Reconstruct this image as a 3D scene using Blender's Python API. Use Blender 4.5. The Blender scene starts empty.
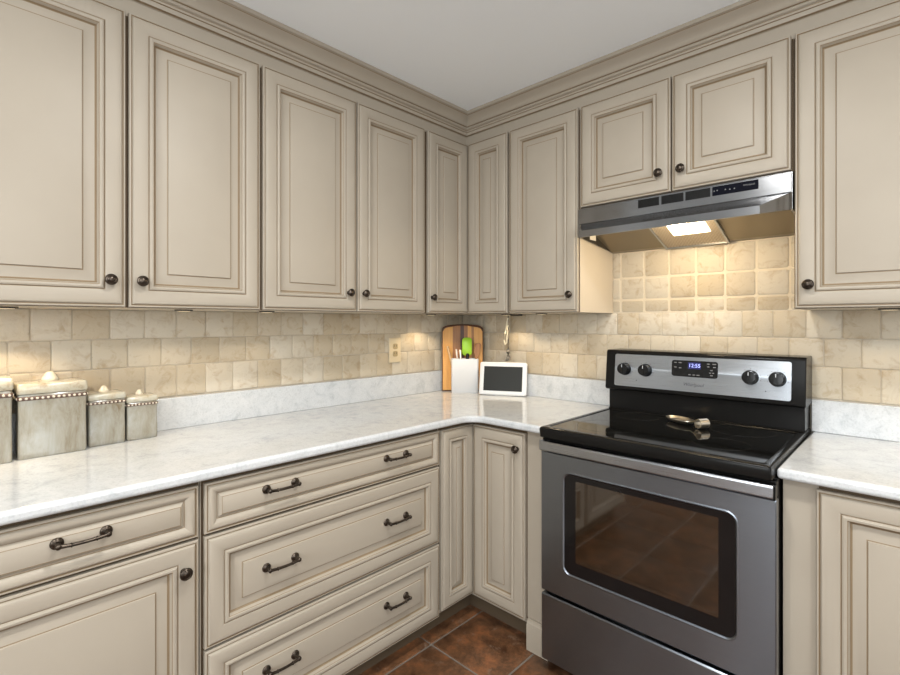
import bpy, bmesh, math, random
from mathutils import Matrix, Vector
random.seed(7)
S = bpy.context.scene
COL = S.collection
PI = math.pi

# ------------------------------------------------------------------ materials
def new_mat(name):
    m = bpy.data.materials.new(name); m.use_nodes = True
    nt = m.node_tree
    b = nt.nodes.get('Principled BSDF')
    return m, nt, b

def setp(b, **k):
    names = {'color': 'Base Color', 'rough': 'Roughness', 'metal': 'Metallic', 'spec': 'Specular IOR Level', 'ior': 'IOR',
             'coat': 'Coat Weight', 'coatr': 'Coat Roughness', 'aniso': 'Anisotropic', 'ecol': 'Emission Color', 'estr': 'Emission Strength'}
    for a, v in k.items():
        if a in ('color', 'ecol'):
            v = (*v, 1)
        b.inputs[names[a]].default_value = v

def simple(name, color, rough=.5, **k):
    m, nt, b = new_mat(name); setp(b, color=color, rough=rough, **k); return m

def node(nt, t, **k):
    n = nt.nodes.new(t)
    for a, v in k.items():
        setattr(n, a, v)
    return n

def coords(nt, scale=(1, 1, 1), kind='Object'):
    tc = node(nt, 'ShaderNodeTexCoord'); mp = node(nt, 'ShaderNodeMapping')
    mp.inputs['Scale'].default_value = scale
    nt.links.new(tc.outputs[kind], mp.inputs['Vector'])
    return mp.outputs['Vector']

def noise(nt, vec, scale, detail=4, rough=.55, dist=0):
    n = node(nt, 'ShaderNodeTexNoise')
    n.inputs['Scale'].default_value = scale; n.inputs['Detail'].default_value = detail
    n.inputs['Roughness'].default_value = rough; n.inputs['Distortion'].default_value = dist
    nt.links.new(vec, n.inputs['Vector'])
    return n.outputs['Fac']

def ramp(nt, fac, stops):
    r = node(nt, 'ShaderNodeValToRGB')
    e = r.color_ramp.elements
    while len(e) < len(stops):
        e.new(.5)
    for i, (p, c) in enumerate(stops):
        e[i].position = p; e[i].color = (*c, 1) if len(c) == 3 else c
    nt.links.new(fac, r.inputs['Fac'])
    return r.outputs['Color']

def mix(nt, fac, a, b, mode='MIX'):
    n = node(nt, 'ShaderNodeMix', data_type='RGBA', blend_type=mode)
    for sock, v in ((n.inputs[0], fac), (n.inputs[6], a), (n.inputs[7], b)):
        if isinstance(v, (int, float)):
            sock.default_value = v
        elif isinstance(v, tuple):
            sock.default_value = (*v, 1)
        else:
            nt.links.new(v, sock)
    return n.outputs[2]

def bump(nt, b, h, strength=.2, dist=.002):
    n = node(nt, 'ShaderNodeBump')
    n.inputs['Strength'].default_value = strength; n.inputs['Distance'].default_value = dist
    nt.links.new(h, n.inputs['Height']); nt.links.new(n.outputs['Normal'], b.inputs['Normal'])

def attr(nt, name):
    a = node(nt, 'ShaderNodeAttribute'); a.attribute_name = name
    return a.outputs['Fac']

M = {}
# cream cabinet paint with faint wear
m, nt, b = new_mat('cream_paint'); v = coords(nt)
f = noise(nt, v, 3.0, 3)
c = ramp(nt, f, [(.3, (.365, .318, .255)), (.7, (.392, .343, .276))])
nt.links.new(c, b.inputs['Base Color']); setp(b, rough=.46, spec=.32)
bump(nt, b, noise(nt, v, 90, 3), .05, .001); M['paint'] = m
M['glaze'] = simple('brown_glaze', (.225, .160, .093), .5)
M['cream_side'] = simple('cream_cabinet_side', (.60, .525, .42), .5)
M['gap_shade'] = simple('door_gap_shade', (.085, .053, .025), .7)  # shade of the door gaps, put into the colour
# bronze
m, nt, b = new_mat('oil_rubbed_bronze'); v = coords(nt)
c = ramp(nt, noise(nt, v, 25, 2), [(.35, (.050, .039, .031)), (.75, (.095, .075, .058))])
nt.links.new(c, b.inputs['Base Color']); setp(b, metal=.9, rough=.28); M['bronze'] = m
# travertine tile
m, nt, b = new_mat('travertine'); v = coords(nt)
r = attr(nt, 'rnd')
base = ramp(nt, r, [(.0, (.47, .395, .285)), (.3, (.535, .468, .36)), (.65, (.58, .525, .43)), (1., (.485, .41, .30))])
vein = ramp(nt, noise(nt, v, 22, 6, .65, .8), [(.28, (.70, .58, .44)), (.5, (1, 1, 1)), (.72, (1.0, .97, .92))])
c = mix(nt, .75, base, vein, 'MULTIPLY')
pit = ramp(nt, noise(nt, v, 120, 4, .7), [(.26, (.55, .43, .3)), (.36, (1, 1, 1))])
c = mix(nt, .55, c, pit, 'MULTIPLY')
nt.links.new(c, b.inputs['Base Color']); setp(b, rough=.52, spec=.35)
bump(nt, b, noise(nt, v, 70, 6, .7), .35, .003); M['tile'] = m
M['grout'] = simple('grout', (.50, .435, .345), .85)
# quartz
m, nt, b = new_mat('white_quartz'); v = coords(nt)
f1 = noise(nt, v, 17, 8, .75, .7)
c = ramp(nt, f1, [(.34, (.47, .488, .50)), (.46, (.56, .574, .582)), (.62, (.61, .62, .625))])
sp = ramp(nt, noise(nt, v, 160, 3, .6), [(.3, (.80, .80, .80)), (.5, (1, 1, 1))])
c = mix(nt, .7, c, sp, 'MULTIPLY')
nt.links.new(c, b.inputs['Base Color']); setp(b, rough=.13, spec=.5); M['quartz'] = m
# terracotta floor
m, nt, b = new_mat('terracotta'); v = coords(nt)
r = attr(nt, 'rnd')
base = ramp(nt, r, [(0, (.098, .046, .022)), (1, (.135, .063, .030))])
st = ramp(nt, noise(nt, v, 9, 9, .78, .15), [(.36, (.33, .27, .24)), (.5, (1, 1, 1)), (.63, (2.1, 1.7, 1.4))])
c = mix(nt, .9, base, st, 'MULTIPLY')
w = ramp(nt, noise(nt, v, 14, 9, .8, .3), [(.56, (0, 0, 0)), (.68, (.85, .85, .85))])
c = mix(nt, w, c, (.24, .165, .115))
nt.links.new(c, b.inputs['Base Color']); setp(b, rough=.34, spec=.5)
bump(nt, b, noise(nt, v, 30, 5), .25, .003); M['terracotta'] = m
M['floor_grout'] = simple('floor_grout', (.18, .15, .12), .9)
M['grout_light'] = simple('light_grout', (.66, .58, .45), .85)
M['toe'] = simple('toe_kick_brown', (.10, .070, .042), .6)  # one even dark brown for all toe kicks
m, nt, b = new_mat('ceiling_paint'); v = coords(nt); setp(b, color=(.88, .92, .95), rough=.9)
bump(nt, b, noise(nt, v, 120, 3), .06, .001); M['ceiling'] = m
m, nt, b = new_mat('wall_paint'); v = coords(nt); setp(b, color=(.62, .61, .58), rough=.85)
bump(nt, b, noise(nt, v, 120, 3), .06, .001); M['wall'] = m
M['white_trim'] = simple('white_trim', (.8, .79, .76), .5)
# brushed steel
def steel(name, col, rough, horiz=True):
    m, nt, b = new_mat(name)
    v = coords(nt, (2, 2, 400) if horiz else (300, 300, 2))
    f = noise(nt, v, 3, 3)
    rr = node(nt, 'ShaderNodeMapRange'); rr.inputs[3].default_value = rough - .05; rr.inputs[4].default_value = rough + .07
    nt.links.new(f, rr.inputs[0]); nt.links.new(rr.outputs[0], b.inputs['Roughness'])
    c = ramp(nt, f, [(.3, tuple(x * .92 for x in col)), (.7, col)])
    nt.links.new(c, b.inputs['Base Color']); setp(b, metal=1.0)
    tg = node(nt, 'ShaderNodeTangent', direction_type='RADIAL', axis='Z'); nt.links.new(tg.outputs[0], b.inputs['Tangent'])
    b.inputs['Anisotropic'].default_value = .75; b.inputs['Anisotropic Rotation'].default_value = .25
    return m
M['steel'] = steel('brushed_steel', (.25, .277, .315), .30)
M['steel_light'] = steel('light_brushed_steel', (.43, .455, .49), .28)
M['steel_hood'] = steel('hood_steel', (.29, .295, .305), .16)
M['black_enamel'] = simple('black_enamel', (.008, .0075, .007), .2, spec=.13)
M['black_glass'] = simple('black_ceramic_glass', (.006, .006, .0055), .05, spec=.42)
M['oven_border'] = simple('oven_glass_border', (.008, .007, .007), .12, spec=.3)
M['oven_glass'] = simple('oven_glass', (.018, .010, .005), .05, ior=2.1)
M['burner'] = simple('burner_print', (.035, .033, .03), .12)
M['black_plastic'] = simple('black_plastic', (.005, .005, .005), .22, spec=.3)
M['knob_mark'] = simple('knob_mark', (.55, .57, .6), .4)
M['display'] = simple('display_blue', (.01, .01, .04), .2, ecol=(.05, .06, .35), estr=.35)
M['digits'] = simple('display_digits', (.3, .35, .8), .4, ecol=(.45, .5, 1.0), estr=1.2)
M['print_grey'] = simple('print_grey', (.16, .16, .16), .5)
M['logo_dark'] = simple('logo_dark', (.05, .05, .055), .4)
M['panel_navy'] = simple('panel_navy', (.003, .0035, .008), .4, spec=.04)
M['lens'] = simple('lamp_lens', (.9, .85, .7), .4, ecol=(1.0, .83, .56), estr=5.0)
m, nt, b = new_mat('hood_filter_mesh'); v = coords(nt, (1, 1, 1))
ck = node(nt, 'ShaderNodeTexChecker'); ck.inputs['Scale'].default_value = 160
ck.inputs['Color1'].default_value = (.30, .25, .19, 1); ck.inputs['Color2'].default_value = (.42, .36, .28, 1)
nt.links.new(v, ck.inputs['Vector']); nt.links.new(ck.outputs['Color'], b.inputs['Base Color']); setp(b, metal=.6, rough=.45); M['filter'] = m
M['hood_inside'] = simple('hood_inside', (.25, .215, .16), .30, metal=.85)
M['sticker'] = simple('sticker', (.8, .76, .68), .6)
# celadon canister glaze
m, nt, b = new_mat('celadon_glaze'); v = coords(nt, (24, 24, 7))
c = ramp(nt, noise(nt, v, 1.0, 6, .7, .4), [(.28, (.16, .11, .06)), (.44, (.26, .235, .18)), (.60, (.32, .31, .265)), (.8, (.37, .375, .35))])
nt.links.new(c, b.inputs['Base Color']); setp(b, rough=.14, spec=.6, coat=.4)
bump(nt, b, noise(nt, coords(nt), 22, 3), .18, .004); M['celadon'] = m
m, nt, b = new_mat('cream_lid_glaze'); v = coords(nt)
c = ramp(nt, noise(nt, v, 20, 5, .7), [(.3, (.24, .165, .085)), (.46, (.40, .36, .27)), (.7, (.47, .455, .385))])
nt.links.new(c, b.inputs['Base Color']); setp(b, rough=.2, coat=.3); M['lid'] = m
M['cream'] = simple('cream_ceramic', (.58, .53, .42), .25, coat=.3)
M['band_brown'] = simple('band_brown', (.085, .045, .03), .4)
M['band_bead'] = simple('band_bead', (.62, .55, .45), .3)
# wood
def wood(name, a, bcol, sc=(60, 60, 3)):
    m, nt, b = new_mat(name); v = coords(nt, sc)
    c = ramp(nt, noise(nt, v, 1, 5, .6, .3), [(.3, a), (.7, bcol)])
    nt.links.new(c, b.inputs['Base Color']); setp(b, rough=.42); return m
M['wood_light'] = wood('maple', (.58, .27, .055), (.70, .36, .09))
M['wood_mid'] = wood('cherry', (.24, .095, .026), (.36, .16, .048))
M['wood_dark'] = wood('walnut', (.05, .017, .009), (.10, .04, .02))
M['spoon_wood'] = wood('beech', (.45, .27, .12), (.58, .38, .2))
M['crock'] = simple('white_ceramic', (.62, .62, .62), .3)
M['green'] = simple('green_silicone', (.32, .60, .03), .4)
M['pinkish'] = simple('pale_utensil', (.72, .62, .55), .4)
M['white_plastic'] = simple('white_plastic', (.66, .665, .665), .35)
M['screen'] = simple('dark_screen', (.022, .023, .021), .3, spec=.12)
M['almond'] = simple('almond_plastic', (.66, .55, .37), .4)
M['almond_dark'] = simple('almond_socket', (.40, .31, .17), .45)
M['cord'] = simple('grey_cord', (.13, .10, .07), .5)
M['cord_white'] = simple('pale_cord', (.78, .72, .56), .5)
M['plug'] = simple('grey_plug', (.23, .21, .18), .5)
M['silver'] = simple('polished_metal', (.86, .79, .67), .30, metal=1.0)
M['puck'] = simple('puck_housing', (.05, .04, .03), .5)
M['puck_lens'] = simple('puck_lens', (.9, .8, .6), .4, ecol=(1.0, .8, .5), estr=.8)

# ------------------------------------------------------------------ mesh helpers
RM = {}                                    # root matrices by name
class MB:
    def __init__(s, frame=None):
        s.v = []; s.f = []; s.mi = []; s.rnd = []; s.fr = frame or (lambda a, b, c: (a, b, c)); s.cur = 0; s.r = 0.
    def pt(s, p):
        s.v.append(Vector(s.fr(*p))); return len(s.v) - 1
    def face(s, idx, mi=None):
        s.f.append(idx); s.mi.append(s.cur if mi is None else mi); s.rnd.append(s.r)
    def box(s, a, b, mi=None):
        (x0, y0, z0), (x1, y1, z1) = a, b
        i = [s.pt(p) for p in ((x0, y0, z0), (x1, y0, z0), (x1, y1, z0), (x0, y1, z0), (x0, y0, z1), (x1, y0, z1), (x1, y1, z1), (x0, y1, z1))]
        for q in ((3, 2, 1, 0), (4, 5, 6, 7), (0, 1, 5, 4), (1, 2, 6, 5), (2, 3, 7, 6), (3, 0, 4, 7)):
            s.face([i[k] for k in q], mi)
    def prism(s, pts, h0, h1, axis='z', mi=None):
        """extrude a polygon; pts are the two other coords"""
        def mk(p, h):
            return {'z': (p[0], p[1], h), 'y': (p[0], h, p[1]), 'x': (h, p[0], p[1])}[axis]
        a = [s.pt(mk(p, h0)) for p in pts]; b = [s.pt(mk(p, h1)) for p in pts]; n = len(pts)
        s.face(a[::-1], mi); s.face(b, mi)
        for k in range(n):
            s.face([a[k], a[(k + 1) % n], b[(k + 1) % n], b[k]], mi)
    def loops(s, rings, mis=None, cap0=True, cap1=True, capmi=None):
        ids = [[s.pt(p) for p in r] for r in rings]; n = len(ids[0])
        for k in range(len(ids) - 1):
            for j in range(n):
                s.face([ids[k][j], ids[k][(j + 1) % n], ids[k + 1][(j + 1) % n], ids[k + 1][j]], None if mis is None else mis[k])
        if cap0: s.face(ids[0][::-1], capmi)
        if cap1: s.face(ids[-1], capmi)
    def panel(s, u0, u1, v0, v1, w0, prof):
        """profiled panel in frame coords (u, w, v); prof rows are (inset, height, material of the segment that follows)"""
        lim = min(u1 - u0, v1 - v0) / 2 - .006
        mx = prof[-1][0]; k = min(1., lim / mx)
        rings = []
        for (d, h, mm) in prof:
            d *= k
            rings.append([(u0 + d, w0 + h, v0 + d), (u1 - d, w0 + h, v0 + d), (u1 - d, w0 + h, v1 - d), (u0 + d, w0 + h, v1 - d)])
        s.loops(rings, [p[2] for p in prof], capmi=0)
    def lathe(s, prof, c, axis='z', n=20, mi=None, sx=1., sy=1.):
        """prof rows are (radius, height along axis)"""
        rings = []
        for (r, h) in prof:
            ring = []
            for k in range(n):
                a = 2 * PI * k / n; p, q = r * math.cos(a) * sx, r * math.sin(a) * sy
                ring.append({'z': (c[0] + p, c[1] + q, c[2] + h), 'y': (c[0] + p, c[1] + h, c[2] + q), 'x': (c[0] + h, c[1] + p, c[2] + q)}[axis])
            rings.append(ring)
        s.loops(rings, None if mi is None else [mi] * len(rings), capmi=mi)
    def tube(s, path, rad, n=10, mi=None, flat=1.):
        P = [Vector(p) for p in path]; rings = []
        up = Vector((0, 0, 1))
        for k, p in enumerate(P):
            t = (P[min(k + 1, len(P) - 1)] - P[max(k - 1, 0)]).normalized()
            x = t.cross(up)
            if x.length < 1e-3: x = t.cross(Vector((1, 0, 0)))
            x.normalize(); y = x.cross(t)
            r = rad[k] if isinstance(rad, (list, tuple)) else rad
            rings.append([tuple(p + x * (r * math.cos(2 * PI * j / n)) + y * (r * flat * math.sin(2 * PI * j / n))) for j in range(n)])
        s.loops(rings, None if mi is None else [mi] * len(rings), capmi=mi)
    def build(s, name, mats, parent=None, smooth=40, bevel=0, seg=2, recalc=True):
        me = bpy.data.meshes.new(name)
        inv = RM[parent.name].inverted() if parent is not None and parent.name in RM else Matrix()
        me.from_pydata([tuple(inv @ p) for p in s.v], [], s.f)
        if not isinstance(mats, (list, tuple)): mats = [mats]
        for mm in mats: me.materials.append(M[mm])
        me.polygons.foreach_set('material_index', s.mi)
        at = me.attributes.new('rnd', 'FLOAT', 'FACE'); at.data.foreach_set('value', s.rnd)
        if recalc:
            bm = bmesh.new(); bm.from_mesh(me); bmesh.ops.recalc_face_normals(bm, faces=bm.faces); bm.to_mesh(me); bm.free()
        if smooth:
            me.polygons.foreach_set('use_smooth', [True] * len(me.polygons)); me.set_sharp_from_angle(angle=math.radians(smooth))
        o = bpy.data.objects.new(name, me); COL.objects.link(o)
        if parent is not None:
            o.parent = parent
            if parent.name in RM: RM[o.name] = RM[parent.name]
        if bevel:
            md = o.modifiers.new('bevel', 'BEVEL'); md.width = bevel; md.segments = seg; md.limit_method = 'ANGLE'; md.angle_limit = math.radians(35)
            md.harden_normals = False
        return o

def thing(name, loc, label, cat, rotz=0, group=None):
    o = bpy.data.objects.new(name, None); COL.objects.link(o); o.empty_display_size = .05
    o.location = loc; o.rotation_euler = (0, 0, rotz)
    RM[o.name] = Matrix.Translation(loc) @ Matrix.Rotation(rotz, 4, 'Z')
    tag(o, label, cat, group); return o

def tag(o, label, cat, group=None):
    o['label'] = label; o['category'] = cat
    if group: o['group'] = group
    return o

def struct(o):
    o['kind'] = 'structure'; return o

def text_mesh(name, txt, size, mat, parent, origin, xdir, ydir, depth=.0006, shear=0.):
    cu = bpy.data.curves.new(name, 'FONT'); cu.body = txt; cu.size = size; cu.extrude = depth; cu.align_x = 'CENTER'; cu.align_y = 'CENTER'; cu.shear = shear
    t = bpy.data.objects.new(name, cu); COL.objects.link(t)
    dg = bpy.context.evaluated_depsgraph_get()
    me = bpy.data.meshes.new_from_object(t.evaluated_get(dg))
    bpy.data.objects.remove(t); me.name = name
    X = Vector(xdir).normalized(); Y = Vector(ydir).normalized(); Z = X.cross(Y)
    W = Matrix.Translation(origin) @ Matrix((X, Y, Z)).transposed().to_4x4()
    inv = RM[parent.name].inverted()
    me.transform(inv @ W)
    me.materials.clear(); me.materials.append(M[mat])
    o = bpy.data.objects.new(name, me); COL.objects.link(o); o.parent = parent; RM[o.name] = RM[parent.name]
    return o

FL = lambda u, w, v: (w, u, v)            # left wall run: u runs along y, w is distance from the wall
FR = lambda u, w, v: (u, -w, v)           # back wall run: u runs along x

# ------------------------------------------------------------------ room
RX, RY, RZ = 4.1, -4.5, 2.397
ZU, ZT, DU = 1.3605, 2.250, .316           # wall cabinets: bottom, door top, face
ZC = .914                                 # counter top
DB = .603                                 # base cabinet face

def tile_add(mb, u0, u1, v0, v1, g, bev, depth, jit=.0, cor=.004):
    if u1 - u0 < .012 or v1 - v0 < .012: return
    mb.r = random.random()
    j = lambda: random.uniform(-jit, jit)
    a, b_, c, d = u0 + g / 2 + j(), u1 - g / 2 + j(), v0 + g / 2 + j(), v1 - g / 2 + j()
    h = random.uniform(-.0008, .0008)
    def ring(i, w):
        k = min(cor, (b_ - a) / 4, (d - c) / 4)
        return [(a + i + k, w, c + i), (b_ - i - k, w, c + i), (b_ - i, w, c + i + k), (b_ - i, w, d - i - k), (b_ - i - k, w, d - i), (a + i + k, w, d - i), (a + i, w, d - i - k), (a + i, w, c + i + k)]
    mb.loops([ring(0, -depth), ring(0, -bev * .7 + h), ring(bev * .35, -bev * .25 + h), ring(bev, h)], [1, 1, 1, 1], capmi=1)

def bond_rows(mb, ua, ub, rows, pitch, phase, skip=None, g=.0028):
    for k, (v0, v1) in enumerate(rows):
        ph = phase + (pitch / 2 if k % 2 else 0)
        n0 = math.floor((ua - ph) / pitch)
        u = ph + n0 * pitch
        while u < ub:
            a, b_ = max(u, ua), min(u + pitch, ub)
            tile_add(mb, a, b_, v0, v1, g, .0028, .004, .0009)
            u += pitch
ROWS = [(1.257, 1.361), (1.153, 1.257), (1.034, 1.153)]
mb = MB(FL)
mb.cur = 0; mb.box((RY - .1, -.104, 0), (0.1, -.004, RZ + .05), 0)
mb.box((-2.32, -.0042, .9), (.0035, -.0032, 1.37), 2)
bond_rows(mb, -2.32, .0015, ROWS, .1062, -1.41)
struct(mb.build('wall_left', ['wall', 'tile', 'grout'], recalc=True))
mb = MB(FR)
mb.box((-.004, -.104, 0), (RX + .1, -.004, RZ + .05), 0)
mb.box((-.0035, -.0042, .9), (2.32, -.0032, 1.7), 2)
bond_rows(mb, -.0015, 2.32, ROWS, .1055, 1.53)
SC = [.977, 1.022] + [1.022 + .1115 * k for k in range(1, 7)] + [1.752]
SR = [1.361, 1.422, 1.524, 1.647, 1.70]
for i in range(len(SC) - 1):
    for k in range(len(SR) - 1):
        tile_add(mb, SC[i], SC[i + 1], SR[k], SR[k + 1], .0085, .0032, .004, .0012, .005)
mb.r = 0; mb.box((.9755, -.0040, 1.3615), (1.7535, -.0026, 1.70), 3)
struct(mb.build('wall_back', ['wall', 'tile', 'grout', 'grout_light']))

def wall_with_window(name, axis, at, t, lo, hi, w0, w1, z0, z1):
    mb = MB(FR) if axis == 'y' else MB(FL)
    # frame coords: u along wall, w toward the room (sign folded in), v up
    def bx(u0, u1, v0, v1):
        mb.box((u0, t[0], v0), (u1, t[1], v1))
    bx(lo, w0, 0, RZ + .05); bx(w1, hi, 0, RZ + .05); bx(w0, w1, 0, z0); bx(w0, w1, z1, RZ + .05)
    return struct(mb.build(name, ['wall']))
W1 = (1.1, 3.1, 1.0, 2.15)       # front wall window: x range, z range
W2 = (-3.3, -1.5, .95, 2.1)      # right wall window: y range, z range
wall_with_window('wall_front', 'y', 0, (-RY, -RY + .1), -.1, RX + .1, *W1)
wall_with_window('wall_right', 'x', 0, (RX, RX + .1), RY, .0, *W2)
def window(name, fr, w, u0, u1, v0, v1, out):
    mb = MB(fr); s = out
    for a, b_, c, d in ((u0, u0 + .05, v0, v1), (u1 - .05, u1, v0, v1), (u0 + .05, u1 - .05, v0, v0 + .05), (u0 + .05, u1 - .05, v1 - .05, v1), ((u0 + u1) / 2 - .025, (u0 + u1) / 2 + .025, v0 + .05, v1 - .05)):
        mb.box((a, w + s * .02, c), (b_, w + s * .07, d))
    struct(mb.build(name, ['white_trim']))
window('window_1', FR, -RY, W1[0], W1[1], W1[2], W1[3], 1)
window('window_2', FL, RX, W2[0], W2[1], W2[2], W2[3], 1)

mb = MB(); mb.box((-.1, RY - .1, RZ), (RX + .1, .1, RZ + .05)); struct(mb.build('ceiling', ['ceiling']))
mb = MB(lambda u, w, v: (u, v, w))
mb.box((-.1, -.06, RY - .1), (RX + .1, -.003, .1), 0)
P = .333; nx = math.ceil(RX / P) + 2
for i in range(-1, nx):
    for j in range(-12, 4):
        u0, v0 = .275 + P * i, -.857 + P * j
        a, b_, c, d = max(u0, 0), min(u0 + P, RX), max(v0, RY), min(v0 + P, 0)
        if b_ - a > .02 and d - c > .02:
            tile_add(mb, a, b_, c, d, .007, .004, .0045, .0006)
struct(mb.build('floor', ['floor_grout', 'terracotta', 'floor_grout']))

# crown moulding and frieze: one run on each wall, mitred in the corner
DC = .306                                 # frieze plane behind the doors
CR = [(DC - .02, 2.2445, 0), (DC, 2.2445, 0), (DC, 2.301, 0), (DC + .004, 2.303, 1), (DC + .014, 2.304, 0), (DC + .016, 2.315, 0), (DC + .0165, 2.317, 1), (DC + .0205, 2.3185, 0), (DC + .0215, 2.325, 1),
      (DC + .021, 2.327, 0), (DC + .029, 2.330, 0), (DC + .031, 2.334, 0), (DC + .029, 2.339, 1), (DC + .025, 2.341, 1), (DC + .030, 2.343, 0), (DC + .033, 2.346, 0), (DC + .036, 2.353, 0), (DC + .043, 2.362, 0),
      (DC + .053, 2.370, 0), (DC + .066, 2.377, 0), (DC + .0695, 2.379, 1), (DC + .0710, 2.381, 0), (DC + .079, 2.383, 0), (DC + .080, RZ - .0005, 0), (DC - .02, RZ - .0005, 0)]
for nm, fr, far, sg in (('trim_1', FL, -2.27, -1), ('trim_2', FR, 2.23, 1)):
    mb = MB(fr); n = len(CR)
    a = [mb.pt((sg * p[0], p[0], p[1])) for p in CR]; b_ = [mb.pt((far, p[0], p[1])) for p in CR]
    for k in range(n):
        mb.face([a[k], a[(k + 1) % n], b_[(k + 1) % n], b_[k]], CR[k][2])
    mb.face(b_[::-1], 0); mb.face(a, 0)
    struct(mb.build(nm, ['paint', 'glaze'], smooth=35))

# ------------------------------------------------------------------ cabinet doors, knobs, pulls
P_, G_ = 0, 1
EDGE = [(0, 0, 0), (0, .0125, 0), (.0018, .0155, 0), (.0052, .0160, 1), (.0066, .0138, 1), (.0084, .0136, 0), (.0095, .0172, 0), (.0110, .0188, 0)]
RAISED = EDGE + [(.0135, .0200, 0), (.022, .0215, 0), (.036, .0210, 0), (.047, .0190, 0), (.0510, .0170, 1), (.0532, .0155, 0), (.0545, .0195, 0), (.0585, .0212, 0), (.0635, .0198, 0), (.0650, .0180, 1),
         (.0665, .0172, 0), (.0695, .0075, 1), (.0730, .0035, 1), (.0745, .0034, 0), (.1025, .0145, 1), (.1050, .0147, 0), (.1064, .0185, 0), (.111, .0195, 0)]
SLAB = EDGE + [(.0140, .0202, 0), (.020, .0200, 0), (.028, .0165, 0), (.0335, .0100, 1), (.0352, .0085, 0), (.0368, .0088, 0), (.0450, .0175, 1), (.0465, .0178, 0), (.049, .0190, 0)]

def knob(fr, u, w, v, parent):
    mb = MB(fr)
    mb.lathe([(.009, 0), (.0085, .003), (.006, .006), (.0055, .012), (.010, .015), (.0155, .0185), (.0165, .0215), (.015, .0245), (.0110, .0262), (.0100, .0255), (.0085, .0272), (.003, .0285)], (u, w, v), 'y', 20)
    return mb.build('knob', 'bronze', parent, smooth=50)

def pull(fr, u, w, v, parent):
    mb = MB(fr); u += .008
    for sg in (-1, 1):
        mb.lathe([(.0130, 0), (.0136, .0015), (.0132, .0038), (.0105, .0055), (.0062, .0075), (.0055, .0120), (.0056, .0220), (.0066, .0250), (.0066, .0300), (.0045, .0325), (.001, .0332)], (u + sg * .047, w, v), 'y', 18)
    pts = [(-.047, .0275, 0), (-.040, .0280, -.0008), (-.028, .0290, -.0018), (-.015, .0295, -.0022)]
    path = pts + [(0, .0297, -.0024)] + [(-p[0], p[1], p[2]) for p in pts[::-1]]
    mb.tube([(u + p[0], w + p[1], v + p[2]) for p in path], [.0050, .0047, .0044, .0043, .0042, .0043, .0044, .0047, .0050], 10)
    for q in (-.024, .024):
        mb.lathe([(.0046, -.0018), (.0057, -.0008), (.0057, .0008), (.0046, .0018)], (u + q, w + .0292, v - .0019), 'x', 12)
    return mb.build('handle', 'bronze', parent, smooth=50)

def door(fr, u0, u1, v0, v1, w, root, prof=RAISED, name='door', knob_at=None, pulls=()):
    mb = MB(fr); mb.panel(u0, u1, v0, v1, w, prof)
    d = mb.build(name, ['paint', 'glaze'], root, smooth=28)
    RM[d.name] = RM[root.name]
    if knob_at: knob(fr, knob_at[0], w + .0195, knob_at[1], d)
    for (pu, pv) in pulls: pull(fr, pu, w + .0188, pv, d)
    return d

GW = 'wall cabinets'; GB = 'base cabinets'
def wall_cab(fr, u0, u1, z0, doors, label, group=GW, rz=0.):
    c = fr((u0 + u1) / 2, 0, z0)
    t = thing('wall_cabinet', c, label, 'cabinet', rz, group)
    mb = MB(fr)
    e = .0006
    mb.box((u0 + e, .0, z0), (u1 - e, .285, ZT + .06))
    mb.build('carcass', ['cream_side'], t, smooth=0)
    mb = MB(fr); mb.box((u0 + e, .2852, z0 + .0003), (u1 - e, DU - .0005, 2.2435)); mb.mi[4] = 1; mb.build('gap_shade_frame', ['cream_side', 'gap_shade'], t, smooth=0)  # front side coloured dark as painted shade between the doors
    for (a, b_, k) in doors:
        door(fr, a, b_, z0 + .002, ZT, DU, t, knob_at=k)
    return t
wall_cab(FL, -2.262, -1.443, ZU, [(-2.256, -1.8615, (-1.902, 1.441)), (-1.8525, -1.4485, (-1.822, 1.441))], 'widest cream double-door wall cabinet, far end of left wall above the canisters', rz=PI / 2)
wall_cab(FL, -1.441, -.628, ZU, [(-1.4365, -1.0295, (-1.071, 1.439)), (-1.0225, -.6335, (-.995, 1.439))], 'cream double-door wall cabinet on left wall above the bare counter and outlet', rz=PI / 2)
# corner cabinet: two hinged leaves meeting in the corner
t = thing('corner_wall_cabinet', (0, 0, ZU), 'cream corner wall cabinet with two narrow door leaves above the cutting board', 'cabinet', 0, GW)
mb = MB()
mb.prism([(0.0, -.0005), (0.0, -.627), (.285, -.627), (.285, -.285), (.6005, -.285), (.6005, -.0005)], ZU, ZT + .06)
mb.build('carcass', ['paint'], t, smooth=0)
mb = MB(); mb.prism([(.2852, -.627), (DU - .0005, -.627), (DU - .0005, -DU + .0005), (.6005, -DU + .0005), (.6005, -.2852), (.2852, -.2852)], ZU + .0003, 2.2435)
mb.build('gap_shade_frame', ['gap_shade'], t, smooth=0)  # all dark: shade painted in behind the corner leaves
door(FL, -.610, -.318, ZU + .002, ZT, DU, t, knob_at=(-.590, 1.437))
door(FR, .3385, .5945, ZU + .002, ZT, DU, t)
wall_cab(FR, .602, .981, ZU, [(.6085, .9765, (.945, 1.438))], 'tall cream single-door wall cabinet immediately left of the range hood')
wall_cab(FR, .9825, 1.7505, 1.811, [(.9905, 1.3665, (1.328, 1.887)), (1.3730, 1.7445, (1.409, 1.887))], 'short cream double-door wall cabinet directly over the range hood')
wall_cab(FR, 1.752, 2.225, ZU, [(1.7565, 2.2165, (1.793, 1.436))], 'tall cream single-door wall cabinet right of the range hood')

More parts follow.
